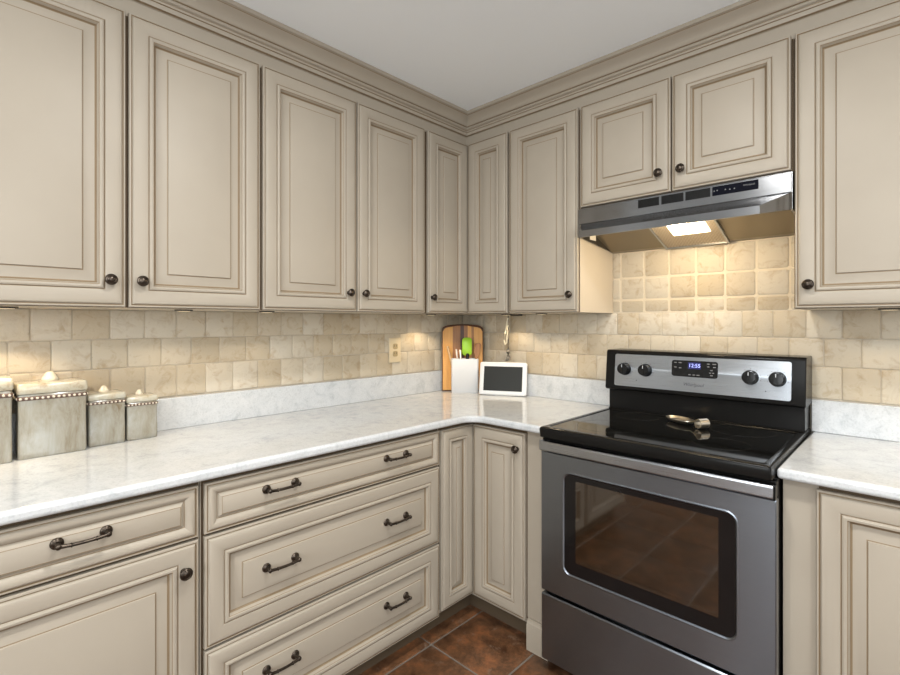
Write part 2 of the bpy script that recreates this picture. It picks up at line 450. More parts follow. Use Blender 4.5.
# base cabinets
def base_cab(fr, u0, u1, label, rz, ua=None):
    ua = u0 + .004 if ua is None else ua
    c = fr((u0 + u1) / 2, 0, 0)
    t = thing('base_cabinet', c, label, 'cabinet', rz, GB)
    mb = MB(fr); mb.box((u0 + .0006, .0, .098), (u1 - .0006, DB - .0045, .8835))
    if ua > u0 + .01: mb.box((u0 + .0006, DB - .0044, .098), (ua - .001, DB - .0005, .8835))
    mb.build('carcass', ['paint'], t, smooth=0)
    mb = MB(fr); mb.box((ua, DB - .0043, .104), (u1 - .004, DB - .0005, .880)); mb.build('gap_shade_frame', ['gap_shade'], t, smooth=0)  # thin dark sheet added as shade behind door and drawer gaps
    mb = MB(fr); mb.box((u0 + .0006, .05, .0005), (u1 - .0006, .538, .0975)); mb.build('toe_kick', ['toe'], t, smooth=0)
    return t
ZD1 = (.7275, .868)
t = base_cab(FL, -2.295, -1.7465, 'cream base cabinet with one drawer over one door below the canisters', PI / 2)
door(FL, -2.288, -1.7545, *ZD1, DB, t, SLAB, 'drawer', pulls=[(-2.021, .811)])
door(FL, -2.288, -1.7545, .103, .7195, DB, t, knob_at=(-1.793, .648))
t = base_cab(FL, -1.7455, -.8145, 'wide cream base cabinet with three stacked drawers and paired bronze handles', PI / 2)
PU = (-1.5245, -1.063)
door(FL, -1.738, -.821, *ZD1, DB, t, SLAB, 'drawer', pulls=[(u, .812) for u in PU])
door(FL, -1.738, -.821, .4075, .7195, DB, t, name='drawer', pulls=[(u, .575) for u in PU])
door(FL, -1.738, -.821, .100, .3995, DB, t, name='drawer', pulls=[(u, .266) for u in PU])
t = thing('corner_base_cabinet', (0, 0, 0), 'cream corner base cabinet with two narrow hinged door leaves left of the range', 'cabinet', 0, GB)
mb = MB()
Lp = lambda w, far, e: [(0.0, -.0005), (0.0, -.8135), (w, -.8135), (w, -w), (e, -w), (e, -.0005)]
mb.prism(Lp(DB - .0045, 0, 1.008), .098, .8835); mb.box((.9045, -DB + .0005, .1245), (1.008, -DB + .0044, .8835)); mb.build('carcass', ['paint'], t, smooth=0)
mb = MB(); mb.prism([(DB - .0043, -.809), (DB - .0005, -.809), (DB - .0005, -DB + .0005), (.9035, -DB + .0005), (.9035, -DB + .0043), (DB - .0043, -DB + .0043)], .118, .880); mb.build('gap_shade_frame', ['gap_shade'], t, smooth=0)  # dark sheet behind both leaves, painted shade for their gaps
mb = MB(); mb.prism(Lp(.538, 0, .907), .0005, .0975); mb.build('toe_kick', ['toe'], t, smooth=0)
door(FL, -.806, -.6055, .115, .866, DB, t)
door(FR, .6265, .9005, .115, .866, DB, t, knob_at=(.869, .802))
mb = MB(FR)      # plinth block beside the range
pr = [(.538, .0005), (.616, .0005), (.616, .100), (.613, .108), (.606, .112), (.604, .120), (.5935, .124), (.538, .124)]
a = [mb.pt((.908, p[0], p[1])) for p in pr]; b_ = [mb.pt((1.008, p[0], p[1])) for p in pr]; n = len(pr)
for k in range(n): mb.face([a[k], a[(k + 1) % n], b_[(k + 1) % n], b_[k]])
mb.face(a); mb.face(b_[::-1]); mb.build('plinth_block', ['paint'], t, smooth=35)
t = base_cab(FR, 1.7685, 2.295, 'cream base cabinet with a plain stile and raised-panel door right of the range', 0, 1.850)
door(FR, 1.846, 2.289, .103, .868, DB, t)

# ------------------------------------------------------------------ countertops
def slab(pts, root, name='slab'):
    mb = MB(); mb.prism(pts, .884, ZC); return mb.build(name, ['quartz'], root, smooth=40, bevel=.010, seg=4)
t = thing('countertop', (.32, -.32, .884), 'white speckled quartz L-shaped countertop from the canisters to the range', 'countertop', 0, 'quartz countertops')
R_ = .07; cc = (.645 + R_, -.645 - R_)
arc = [(cc[0] - R_ * math.cos(a), cc[1] + R_ * math.sin(a)) for a in [PI / 2 * k / 8 for k in range(9)]]
slab([(.0015, -.0015), (.0015, -2.30), (.645, -2.30)] + arc + [(1.0115, -.645), (1.0115, -.0015)], t)
def strip(a, b_, label):
    mb = MB(); mb.box(a, b_); o = mb.build('backsplash_strip', ['quartz'], None, bevel=.002); tag(o, label, 'backsplash', 'quartz backsplash strips')
strip((.0015, -2.30, ZC + .0003), (.021, -.0015, 1.032), 'white quartz backsplash strip along left wall behind the canisters')
strip((.0215, -.021, ZC + .0003), (1.0115, -.0015, 1.032), 'white quartz backsplash strip on back wall between corner and range, behind the tablet')
t = thing('countertop', (2.03, -.32, .884), 'short white quartz countertop right of the range', 'countertop', 0, 'quartz countertops')
slab([(1.7605, -.0015), (1.7605, -.645), (2.30, -.645), (2.30, -.0015)], t)
strip((1.7605, -.021, ZC + .0003), (2.30, -.0015, 1.032), 'white quartz backsplash strip on back wall right of the range')

# ------------------------------------------------------------------ range
X0, X1 = 1.0125, 1.7695; XC = (X0 + X1) / 2
rg = thing('range', (XC, -.35, 0), 'freestanding stainless and black electric range between the two countertops', 'stove')
mb = MB(); mb.box((X0 + .003, -.640, .045), (X1 - .006, -.004, .885)); mb.box((X0 + .02, -.60, .0008), (X1 - .02, -.05, .045)); mb.build('body', ['black_enamel'], rg, bevel=.003)
mb = MB(); mb.box((X0 + .006, -.668, .835), (X1 - .006, -.641, .882)); mb.box((X0 + .004, -.645, .296), (X1 - .010, -.6405, .835)); mb.build('front_recess', ['black_enamel'], rg, bevel=.002)
# cooktop frame, slightly raised rim around glass
mb = MB()
def rr(x0, x1, y0, y1, r, z, n=5):
    o = []
    for (cx, cy, a0) in ((x1 - r, y1 - r, 0), (x0 + r, y1 - r, PI / 2), (x0 + r, y0 + r, PI), (x1 - r, y0 + r, 1.5 * PI)):
        for k in range(n + 1):
            a = a0 + PI / 2 * k / n; o.append((cx + r * math.cos(a), cy + r * math.sin(a), z))
    return o
Yf, Yb = -.700, -.010
XA, XB = X0 + .009, X1 - .0115
mb.loops([rr(XA + .002, XB - .002, Yf + .016, Yb, .008, .884), rr(XA, XB, Yf + .004, Yb, .010, .890), rr(XA, XB, Yf, Yb, .007, .918), rr(XA + .002, XB - .002, Yf + .003, Yb, .007, .925), rr(XA + .008, XB - .008, Yf + .009, Yb, .009, .9275),
          rr(XA + .020, XB - .020, Yf + .032, -.147, .014, .9272), rr(XA + .023, XB - .023, Yf + .036, -.150, .014, .9235)])
ck = mb.build('cooktop', ['black_enamel'], rg, smooth=40)
mb = MB(); mb.loops([rr(XA + .0235, XB - .0235, Yf + .0365, -.150, .014, z) for z in (.9237, .9245)]); gl = mb.build('glass_top', ['black_glass'], ck)
for (bx, by, br) in ((1.20, -.50, .115), (1.585, -.50, .085), (1.20, -.235, .085), (1.585, -.235, .105)):
    mb = MB(); rings = []
    n = 40
    for (r0, z) in ((br, .9246), (br, .92475), (br - .0022, .92475), (br - .0022, .9246)):
        rings.append([(bx + r0 * math.cos(2 * PI * k / n), by + r0 * math.sin(2 * PI * k / n), z) for k in range(n)])
    rings.append(rings[0]); mb.loops(rings, cap0=False, cap1=False); mb.build('burner_ring', ['burner'], ck)
# oven door
def rrxz(x0, x1, z0, z1, r, y, n=6):
    return [(p[0], y, p[1]) for p in [(q[0], q[1]) for q in rr(x0, x1, z0, z1, r, 0, n)]]
mb = MB()
dz0, dz1 = .309, .832
wx0, wx1, wz0, wz1 = 1.113, 1.667, .405, .766
n6 = 6
outer = lambda i, y: rrxz(X0 + .002 + i, X1 - .004 - i, dz0 + i, dz1 - i, .004, y, n6)
win = lambda i, y, r: rrxz(wx0 - i, wx1 + i, wz0 - i, wz1 + i, r, y, n6)
mb.loops([outer(0, -.6455), outer(0, -.670), outer(.003, -.673), win(.008, -.673, .034), win(.004, -.6745, .030), win(0, -.671, .026), win(0, -.662, .026)], cap1=True)
od = mb.build('oven_door', ['steel'], rg, smooth=12); RM[od.name] = RM[rg.name]
mb = MB(); mb.loops([win(-.0005, -.6625, .0255), win(-.0005, -.6695, .0255)]); mb.build('window_border', ['oven_border'], od)
mb = MB(); mb.loops([rrxz(1.158, 1.622, .452, .745, .004, y) for y in (-.6697, -.6702)]); mb.build('window_glass', ['oven_glass'], od)
mb = MB()
prof = [(-.6735, .838), (-.690, .838), (-.694, .842), (-.6945, .870), (-.691, .875), (-.680, .876), (-.6735, .872)]
mb.prism(prof, X0 + .007, X1 - .008, 'x', 0)
mb.build('door_handle', ['steel_light'], od, smooth=30, bevel=.0015)
mb = MB(); mb.box((X1 - .008, -.690, .835), (X1 - .003, -.668, .877)); mb.build('handle_end_cap', ['black_plastic'], od, bevel=.001)
# storage drawer
mb = MB(); mb.loops([rrxz(X0 + .002, X1 - .004, .048, .296, .004, -.6455), rrxz(X0 + .002, X1 - .004, .048, .296, .004, -.668), rrxz(X0 + .005, X1 - .007, .051, .292, .004, -.673)])
mb.build('storage_drawer', ['steel'], rg, smooth=30)
# backguard: riser and console
mb = MB(); mb.box((XA + .003, -.126, .9276), (XB - .003, -.004, 1.018)); mb.box((XA + .006, -.142, .9276), (XB - .006, -.1262, .931)); mb.build('backguard_riser', ['black_enamel'], rg, bevel=.003)
mb = MB(); pr = [(-.004, 1.014), (-.142, 1.014), (-.1515, 1.019), (-.152, 1.027), (-.1365, 1.184), (-.128, 1.192), (-.004, 1.192)]
mb.prism(pr, X0 + .004, X1 - .009, 'x', 0); cons = mb.build('control_console', ['black_enamel'], rg, smooth=35, bevel=.004, seg=3); RM[cons.name] = RM[rg.name]
tl = Vector((0, .0155, .157)).normalized()           # up along the tilted face
nn = Vector((0, -tl.z, tl.y))                        # outward
O = Vector((0, -.152, 1.027))
def on(x, s, d=0.): return tuple(Vector((x, 0, 0)) + O + tl * s + nn * d)
def plate(name, mat, x0, x1, s0, s1, r, d0, d1, parent, bev=0):
    mb = MB(); q = rr(x0, x1, s0, s1, r, 0)
    rings = [[on(p[0], p[1], d) for p in q] for d in (d0, d1)]
    mb.loops(rings); return mb.build(name, [mat], parent, smooth=40)
pl = plate('control_panel', 'steel_light', 1.060, 1.718, .008, .148, .008, -.001, .0012, cons)
ds = plate('display', 'black_plastic', 1.306, 1.480, .068, .134, .010, .0013, .0020, cons)
plate('clock_window', 'display', 1.370, 1.418, .101, .127, .002, .0021, .0023, cons)
text_mesh('clock_digits', '12:55', .0205, 'digits', cons, on(1.394, .114, .0024), (1, 0, 0), tl, .0003)
for i, (x, s, w_) in enumerate([(1.312, .119, .010), (1.330, .119, .012), (1.312, .100, .010), (1.331, .098, .010), (1.368, .072, .010), (1.384, .072, .010), (1.400, .072, .011), (1.437, .119, .010), (1.458, .119, .013), (1.437, .108, .008), (1.459, .107, .010), (1.449, .094, .008), (1.444, .084, .007), (1.455, .084, .007), (1.449, .074, .010)]):
    x, s = x + .0085, s + .005
    plate('key_print', 'print_grey', x - w_ / 2, x + w_ / 2, s - .0018, s + .0018, .0005, .0021, .0023, cons)
text_mesh('brand_lettering', 'Whirlpool', .0185, 'logo_dark', cons, on(1.391, .037, .0013), (1, 0, 0), tl, .0003, .25)
for (kx, ks) in ((1.107, .083), (1.199, .083), (1.591, .083), (1.677, .083)):
    mb = MB(); c = Vector(on(kx, ks, .0013)); X = Vector((1, 0, 0)); n = 28; rings = []
    for (r, h) in ((.0275, 0), (.0275, .005), (.0250, .008), (.0240, .028), (.0222, .0325), (.0150, .033)):
        rings.append([tuple(c + X * r * math.cos(2 * PI * k / n) + tl * r * math.sin(2 * PI * k / n) + nn * h) for k in range(n)])
    mb.loops(rings)
    q = [(-.0045, -.019), (.0045, -.019), (.0045, .019), (-.0045, .019)]
    mb.loops([[tuple(c + X * a + tl * b_ + nn * h) for a, b_ in q] for h in (.0325, .0365)])
    kb = mb.build('control_knob', ['black_plastic'], rg, smooth=40); RM[kb.name] = RM[rg.name]
    mb = MB(); q = [(-.0012, .006), (.0012, .006), (.0012, .018), (-.0012, .018)]
    mb.loops([[tuple(c + X * a + tl * b_ + nn * h) for a, b_ in q] for h in (.0366, .0370)]); mb.build('pointer_mark', ['knob_mark'], kb)
    # printed dial ticks above each knob
    mb = MB()
    for a in range(-3, 4):
        an = PI / 2 - a * .62; p = Vector((math.cos(an), math.sin(an)))
        x, s = kx + .033 * p.x, ks + .033 * p.y
        mb.loops([[on(x + dx, s + dy, h) for dx, dy in ((-.0016, -.0012), (.0016, -.0012), (.0016, .0012), (-.0016, .0012))] for h in (.0012, .0015)])
    mb.build('dial_print', ['print_grey'], cons)
for x in (1.160, 1.640):
    mb = MB(); c = on(x, .036, .0013); mb.lathe([(.0022, 0), (.0022, -.0008), (.001, -.001)], c, 'y', 10); mb.build('indicator_light', ['logo_dark'], cons)

# ------------------------------------------------------------------ range hood
hd = thing('range_hood', (1.367, -.2, 1.64), 'stainless under-cabinet range hood with lit lamp above the range', 'range hood')
HX0, HX1 = .9835, 1.7500
mb = MB()
top = [(HX0, -.0045), (HX0, -.333), (HX1, -.333), (HX1, -.0045)]
mb.box((HX0, -.333, 1.740), (HX1, -.0045, 1.806))
# side cheeks
for x in (HX0, HX1 - .006):
    mb.prism([(-.0045, 1.648), (-.333, 1.684), (-.333, 1.740), (-.0045, 1.740)], x, x + .006, 'x')
mb.build('housing', ['steel_hood'], hd, smooth=0)
mb = MB(); mb.loops([[(HX0 + .014, -.333, 1.737), (HX1 - .002, -.333, 1.737), (HX1 - .002, -.333, 1.8045), (HX0 + .014, -.333, 1.8045)], [(HX0 + .014, -.338, 1.739), (HX1 - .002, -.338, 1.739), (HX1 - .002, -.338, 1.8035), (HX0 + .014, -.338, 1.8035)]])
fp = mb.build('front_panel', ['steel_hood'], hd, smooth=0, bevel=.0015); RM[fp.name] = RM[hd.name]
# visor: sloped canopy that narrows toward its front lip
VX0, VX1, VY = 1.052, 1.682, -.450
mb = MB()
A = [mb.pt(p) for p in ((HX0 + .012, -.3335, 1.7395), (HX1 - .001, -.3335, 1.7395), (VX1, VY, 1.687), (VX0, VY, 1.687))]
Bm = [mb.pt(p) for p in ((HX0 + .012, -.3335, 1.683), (HX1 - .001, -.3335, 1.683), (VX1, VY, 1.6605), (VX0, VY, 1.6605))]
Ai = [mb.pt(p) for p in ((HX0 + .017, -.330, 1.7355), (HX1 - .007, -.330, 1.7355), (VX1 - .004, VY + .004, 1.686), (VX0 + .004, VY + .004, 1.686))]
Bi = [mb.pt(p) for p in ((HX0 + .017, -.330, 1.683), (HX1 - .007, -.330, 1.683), (VX1 - .004, VY + .004, 1.6605), (VX0 + .004, VY + .004, 1.6605))]
mb.face([A[0], A[1], A[2], A[3]]); mb.face([Ai[3], Ai[2], Ai[1], Ai[0]])
for k in (1, 2, 3):
    j = (k + 1) % 4
    mb.face([A[k], Bm[k], Bm[j], A[j]]); mb.face([Ai[j], Bi[j], Bi[k], Ai[k]]); mb.face([Bm[k], Bi[k], Bi[j], Bm[j]])
mb.face([A[1], A[0], Ai[0], Ai[1]]); mb.face([A[0], Bm[0], Bi[0], Ai[0]]); mb.face([A[1], Ai[1], Bi[1], Bm[1]])
mb.build('visor', ['steel_hood'], hd, smooth=0)
# underside: slanted pan with filter and lamp
mb = MB(); mb.prism([(-.008, 1.646), (-.008, 1.739), (-.329, 1.739), (-.329, 1.728), (-.23, 1.7225), (-.035, 1.650)], HX0 + .0065, HX1 - .0065, 'x'); mb.build('underside_pan', ['hood_inside'], hd, smooth=0)
sl0, sl1 = Vector((0, -.225, 1.717)), Vector((0, -.022, 1.6475))
ud = (sl1 - sl0).normalized(); un = Vector((0, -ud.z, ud.y)) * -1
if un.z > 0: un = -un
Ls = (sl1 - sl0).length
def und(x, s, d): return tuple(Vector((x, 0, 0)) + sl0 + ud * s + un * d)
def uplate(name, mat, x0, x1, s0, s1, d0, d1):
    mb = MB(); mb.loops([[und(x0, s0, d), und(x1, s0, d), und(x1, s1, d), und(x0, s1, d)] for d in (d0, d1)]); o = mb.build(name, [mat], hd, smooth=0); RM[o.name] = RM[hd.name]; return o
FX0, FX1 = 1.240, 1.492
uplate('grease_filter', 'filter', FX0 + .007, FX1 - .007, .004, Ls - .006, .001, .006)
mb = MB()
for (a, b_, c, d) in ((FX0, FX0 + .0075, 0, Ls), (FX1 - .0075, FX1, 0, Ls), (FX0 + .0075, FX1 - .0075, Ls - .007, Ls), (FX0 + .0075, FX1 - .0075, 0, .005)):
    mb.loops([[und(a, c, q), und(b_, c, q), und(b_, d, q), und(a, d, q)] for q in (.0008, .010)])
mb.build('filter_rim', ['steel_light'], hd, smooth=0)
uplate('lamp_lens', 'lens', 1.312, 1.452, .008, .098, .0065, .0105)
mb = MB(); mb.box((HX0 + .0066, -.245, 1.685), (HX0 + .0072, -.190, 1.712)); mb.build('sticker', ['sticker'], hd, smooth=0)
def hplate(name, mat, x0, x1, z0, z1, y0=-.3381, y1=-.3388):
    mb = MB(); mb.box((x0, y1, z0), (x1, y0, z1)); o = mb.build(name, [mat], fp, smooth=0); return o
for (a, b_) in ((1.246, 1.327), (1.336, 1.416), (1.423, 1.507)):
    hplate('vent_slot', 'black_plastic', a, b_, 1.7665, 1.7985)
hplate('control_strip', 'panel_navy', 1.514, 1.656, 1.7665, 1.7985)
text_mesh('brand_lettering', 'Whirlpool', .0085, 'print_grey', fp, (1.628, -.3389, 1.786), (1, 0, 0), (0, 0, 1), .0002)
for x, z in ((1.520, 1.783), (1.530, 1.784), (1.556, 1.783), (1.570, 1.781), (1.584, 1.781)):
    mb = MB(); mb.lathe([(.0022, 0), (.0022, -.0005)], (x, -.3388, z), 'y', 10); mb.build('control_key', ['print_grey'], fp)

# ------------------------------------------------------------------ canisters
def canister(x, y, w, dp, h, lidh, kn, rotz, label):
    """square ceramic canister: front faces +x"""
    t = thing('canister', (x, y, ZC), label, 'canister', rotz, 'ceramic canisters')
    Tm = RM[t.name]
    fr = lambda a, b_, c: tuple(Tm @ Vector((a, b_, c)))
    s = w / 2; sd = dp / 2
    def ring(i, z, r=.006):
        return [(p[0], p[1], z) for p in rr(-sd + i, sd - i, -s + i, s - i, r, 0, 4)]
    mb = MB(fr)
    hb = h - lidh
    mb.loops([ring(.003, .0003), ring(.0005, .003), ring(0, .015), ring(.0004, hb * .35), ring(.0012, hb * .6), ring(.0006, hb * .84), ring(.0, hb * .94), ring(.0006, hb - .002), ring(.003, hb)])
    mb.build('body', ['celadon'], t, smooth=50)
    bh = max(.008, h * .052); z0 = hb - bh - h * .030
    mb = MB(fr); mb.loops([ring(-.0005, z0), ring(-.0015, z0 + .001), ring(-.0015, z0 + bh - .001), ring(-.0005, z0 + bh)])
    n = max(9, int(w / .0125)); bs = w / n * .30
    for side in range(4):
        for k in range(n):
            t_ = (k + .5) / n - .5
            cx, cy = ((sd + .0012, w * t_), (-dp * t_, s + .0012), (-sd - .0012, -w * t_), (dp * t_, -s - .0012))[side]
            mb.cur = 1
            ax = 'x' if side % 2 == 0 else 'y'
            sg = 1 if side < 2 else -1
            mb.lathe([(bs, 0), (bs * .9, sg * .0012), (bs * .4, sg * .0022)], (cx, cy, z0 + bh / 2), ax, 8, mi=1)
            mb.cur = 0
    mb.build('beaded_band', ['band_brown', 'band_bead'], t, smooth=50)
    mb = MB(fr); mb.loops([ring(.003, hb + .0002), ring(-.001, hb + .001), ring(-.0025, hb + .005), ring(-.002, hb + lidh * .5), ring(-.0015, hb + lidh - .005), ring(.001, hb + lidh - .001), ring(.006, hb + lidh), ring(sd * .5, hb + lidh + .002, .005)])
    ld = mb.build('lid', ['lid'], t, smooth=50); RM[ld.name] = Tm
    mb = MB(fr); kz = h + .0012
    mb.lathe([(kn * .95, 0), (kn, kn * .15), (kn * .94, kn * .35), (kn * .78, kn * .55), (kn * .66, kn * .8), (kn * .55, kn * 1.05), (kn * .36, kn * 1.22), (kn * .08, kn * 1.28)], (0, 0, kz), 'z', 18)
    mb.build('lid_knob', ['cream'], ld, smooth=50)
canister(.0955, -2.176, .152, .142, .243, .036, .024, -.03, 'largest ceramic canister, farthest from the corner, cut off at the picture edge')
canister(.0895, -2.0095, .164, .132, .221, .031, .022, .02, 'large grey-green ceramic canister with beaded band, second largest of four')
canister(.0755, -1.868, .102, .100, .170, .021, .015, .03, 'medium grey-green ceramic canister between the large and the smallest one')
canister(.071, -1.764, .093, .091, .149, .020, .013, .0, 'smallest grey-green ceramic canister with tan lid, nearest the corner')

# ------------------------------------------------------------------ corner: board, crock, utensils, tablet, cord
# local frames set diagonally across the corner, facing the room: local -y points to (1,-1)
t = thing('cutting_board', (.122, -.133, ZC + .001), 'striped wooden cutting board leaning in the corner behind the white crock', 'cutting board', PI / 4)
Tm = RM[t.name] @ Matrix.Rotation(math.radians(-4), 4, 'X')
fr = lambda a, b_, c: tuple(Tm @ Vector((a, b_, c)))
W_, H_ = .121, .392
def outline(i):
    pts = [(-W_ + i, i), (W_ - i, i), (W_ - i, H_ - .035 - i)]
    for k in range(1, 8):
        a = k / 8 * PI / 2; pts.append((W_ - .045 - i + .045 * math.cos(a), H_ - .035 - i + .028 * math.sin(a)))
    pts += [(.03, H_ - .002 - i), (-.03, H_ - .002 - i)]
    for k in range(7, 0, -1):
        a = k / 8 * PI / 2; pts.append((-W_ + .045 + i - .045 * math.cos(a), H_ - .035 - i + .028 * math.sin(a)))
    pts.append((-W_ + i, H_ - .035 - i)); return pts
mb = MB(fr); mb.loops([[(p[0], y, p[1]) for p in outline(i)] for (i, y) in ((.003, .010), (0, .007), (0, -.007), (.0045, -.010))]); mb.build('dark_edge_frame', ['wood_dark'], t, smooth=40)
stripes = [(-.1165, -.058, 'wood_light'), (-.058, -.034, 'wood_mid'), (-.034, -.013, 'wood_mid'), (-.013, .008, 'wood_dark'), (.008, .030, 'wood_mid'), (.030, .052, 'wood_light'), (.052, .066, 'wood_mid'), (.066, .1165, 'wood_light')]
def topz(x):
    a = abs(x); xe = W_ - .0045
    if a > xe - .045:
        q = min(1, (a - (xe - .045)) / .045); return H_ - .0395 + .028 * math.sqrt(max(0, 1 - q * q)) - .001
    return H_ - .0395 + .028 - .001 + (.0075 if a < .03 else .0075 * (1 - (a - .03) / (xe - .075)))
for (a, b_, mm) in stripes:
    xs = [a + (b_ - a) * k / 6 for k in range(7)]
    pts = [(a, .0055), (b_, .0055)] + [(x, topz(x) - .006) for x in xs[::-1]]
    mb = MB(fr); mb.loops([[(p[0], y, p[1]) for p in pts] for y in (-.0100, -.0115)]); mb.build('wood_strip', [mm], t, smooth=0)

CRX, CRY = .188, -.186
t = thing('utensil_crock', (CRX - .02, CRY + .02, ZC), 'plain white square ceramic crock holding utensils, beside the tablet', 'crock', PI / 4)
Tm = RM[t.name]; fr = lambda a, b_, c: tuple(Tm @ Vector((a, b_, c)))
mb = MB(fr); q = lambda i, z, r: [(p[0], p[1], z) for p in rr(-.077 + i, .077 - i, -.035 + i, .040 - i, r, 0, 4)]
mb.loops([q(.002, .0004, .008), q(0, .003, .010), q(0, .192, .010), q(.001, .1935, .009), q(.004, .1935, .007), q(.005, .190, .006), q(.005, .008, .006)])
mb.build('crock_body', ['crock'], t, smooth=40)
def utensil(name, label, cat, x, y, tilt_x, tilt_y, build):
    loc = RM[t_crock.name] @ Vector((x, y, .0095))
    o = thing(name, tuple(loc), label, cat, PI / 4, 'utensils in the white crock')
    T = RM[o.name] @ Matrix.Rotation(math.radians(tilt_y), 4, 'Y') @ Matrix.Rotation(math.radians(tilt_x), 4, 'X')
    build(o, lambda a, b_, c: tuple(T @ Vector((a, b_, c)))); return o
t_crock = t
def b_spat(o, fr):
    mb = MB(fr); mb.tube([(0, 0, 0), (0, 0, .1), (0, 0, .205)], [.006, .006, .005], 10); mb.build('shaft', ['black_plastic'], o)
    mb = MB(fr); rings = []
    for (i, y) in ((.002, .0035), (0, .001), (0, -.002), (.002, -.0045)):
        rings.append([(p[0], y, p[1]) for p in rr(-.028 + i, .028 - i, .200 + i, .304 - i, .017, 0, 5)])
    mb.loops(rings); mb.build('blade', ['green'], o, smooth=60)
utensil('spatula', 'lime green silicone spatula standing in the white crock', 'spatula', .014, .014, -2, 0, b_spat)
def b_spoon(o, fr):
    mb = MB(fr); mb.tube([(0, 0, 0), (0, 0, .12), (0, 0, .262)], [.006, .0068, .0075], 10); o2 = mb.build('handle', ['spoon_wood'], o, smooth=60)
utensil('wooden_stick', 'thin pale wooden handle leaning left out of the white crock', 'utensil', -.040, .006, -2, -13, b_spoon)
def b_pale(o, fr):
    mb = MB(fr); mb.tube([(0, 0, 0), (0, 0, .15), (0, 0, .222), (0, 0, .24)], [.005, .006, .0095, .006], 12, flat=.6); mb.build('handle', ['pinkish'], o, smooth=60)
utensil('pale_handled_utensil', 'pale pinkish utensil handle sticking up left of the green spatula', 'utensil', -.024, -.008, 0, -6, b_pale)
def b_whisk(o, fr):
    mb = MB(fr); mb.tube([(0, 0, 0), (0, 0, .13), (0, 0, .205), (0, 0, .214)], [.006, .007, .010, .006], 12); mb.build('handle', ['black_plastic'], o, smooth=60)
utensil('black_handled_utensil', 'short black utensil handle just below the green spatula blade', 'utensil', .012, -.004, 0, 1, b_whisk)
def b_grey(o, fr):
    mb = MB(fr); mb.tube([(0, 0, 0), (0, 0, .15), (0, 0, .228), (0, 0, .236)], [.004, .005, .008, .005], 12); mb.build('handle', ['silver'], o, smooth=60)
utensil('metal_handled_utensil', 'short metal utensil handle left of the green spatula', 'utensil', -.010, .004, 0, -4, b_grey)
def b_wspat(o, fr):
    mb = MB(fr); mb.tube([(0, 0, 0), (0, 0, .12), (0, 0, .19)], [.005, .006, .007], 10); mb.build('handle', ['wood_mid'], o, smooth=60)
    mb = MB(fr); pts = [(-.008, .188), (.008, .188), (.017, .215), (.020, .268), (.012, .276), (-.012, .270), (-.019, .222)]
    mb.loops([[(p[0], y, p[1]) for p in pts] for y in (-.003, .003)]); mb.build('paddle', ['wood_mid'], o, smooth=40, bevel=.0015)
utensil('wooden_paddle', 'brown wooden paddle spoon leaning right out of the white crock', 'utensil', .048, .010, -3, 6, b_wspat)

# tablet
th = math.radians(26)
t = thing('tablet', (.4035, -.1195, ZC + .0003), 'white framed tablet with dark screen standing on the counter beside the crock', 'tablet', th)
Tm = RM[t.name] @ Matrix.Rotation(math.radians(-12), 4, 'X')
fr = lambda a, b_, c: tuple(Tm @ Vector((a, b_, c)))
w2, hh = .1315, .183
mb = MB(fr); rg_ = lambda i, y: [(p[0], y, p[1]) for p in rr(-w2 + i, w2 - i, .002 + i, hh - i, .012, 0, 5)]
mb.loops([rg_(.006, .012), rg_(0, .006), rg_(0, -.006), rg_(.002, -.008), rg_(.010, -.0085)]); mb.build('housing', ['white_plastic'], t, smooth=40)
mb = MB(fr); mb.loops([[(p[0], y, p[1]) for p in rr(-w2 + .024, w2 - .024, .024, hh - .024, .002, 0, 2)] for y in (-.0084, -.0089)]); mb.build('screen', ['screen'], t)
mb = MB(lambda a, b_, c: tuple(RM[t.name] @ Vector((a, b_, c)))); mb.prism([(.0, .0004), (.055, .0004), (.032, .09), (.024, .11), (.012, .03)], -.05, .05, 'x'); mb.build('stand', ['white_plastic'], t, smooth=30)

# hanging charger cord
t = thing('charging_cord', (.39, -.05, 1.36), 'thin grey charging cord hanging from the cabinet down behind the tablet', 'cord')
mb = MB(); mb.box((.392, -.062, 1.351), (.485, -.046, 1.3602)); mb.build('clip', ['puck'], t, bevel=.002)
mb = MB(); mb.tube([(.394, -.052, 1.356), (.389, -.05, 1.335), (.390, -.05, 1.28), (.391, -.05, 1.22), (.390, -.05, 1.165)], .0030, 8); mb.build('cord_length', ['cord'], t, smooth=60)
mb = MB(); mb.tube([(.389, -.05, 1.340), (.380, -.05, 1.30), (.367, -.05, 1.25), (.362, -.05, 1.215), (.369, -.05, 1.19), (.379, -.05, 1.20), (.386, -.05, 1.25), (.388, -.05, 1.30)], .0042, 8); mb.build('cord_loop', ['cord_white'], t, smooth=60)
mb = MB(); mb.tube([(.389, -.05, 1.168), (.390, -.05, 1.150), (.391, -.05, 1.12), (.388, -.05, 1.108)], [.006, .012, .013, .009], 12); mb.build('plug', ['plug'], t, smooth=50)
mb = MB(); mb.tube([(.389, -.05, 1.11), (.380, -.048, 1.104), (.372, -.046, 1.103)], [.008, .007, .005], 8); mb.build('connector', ['plug'], t, smooth=50)

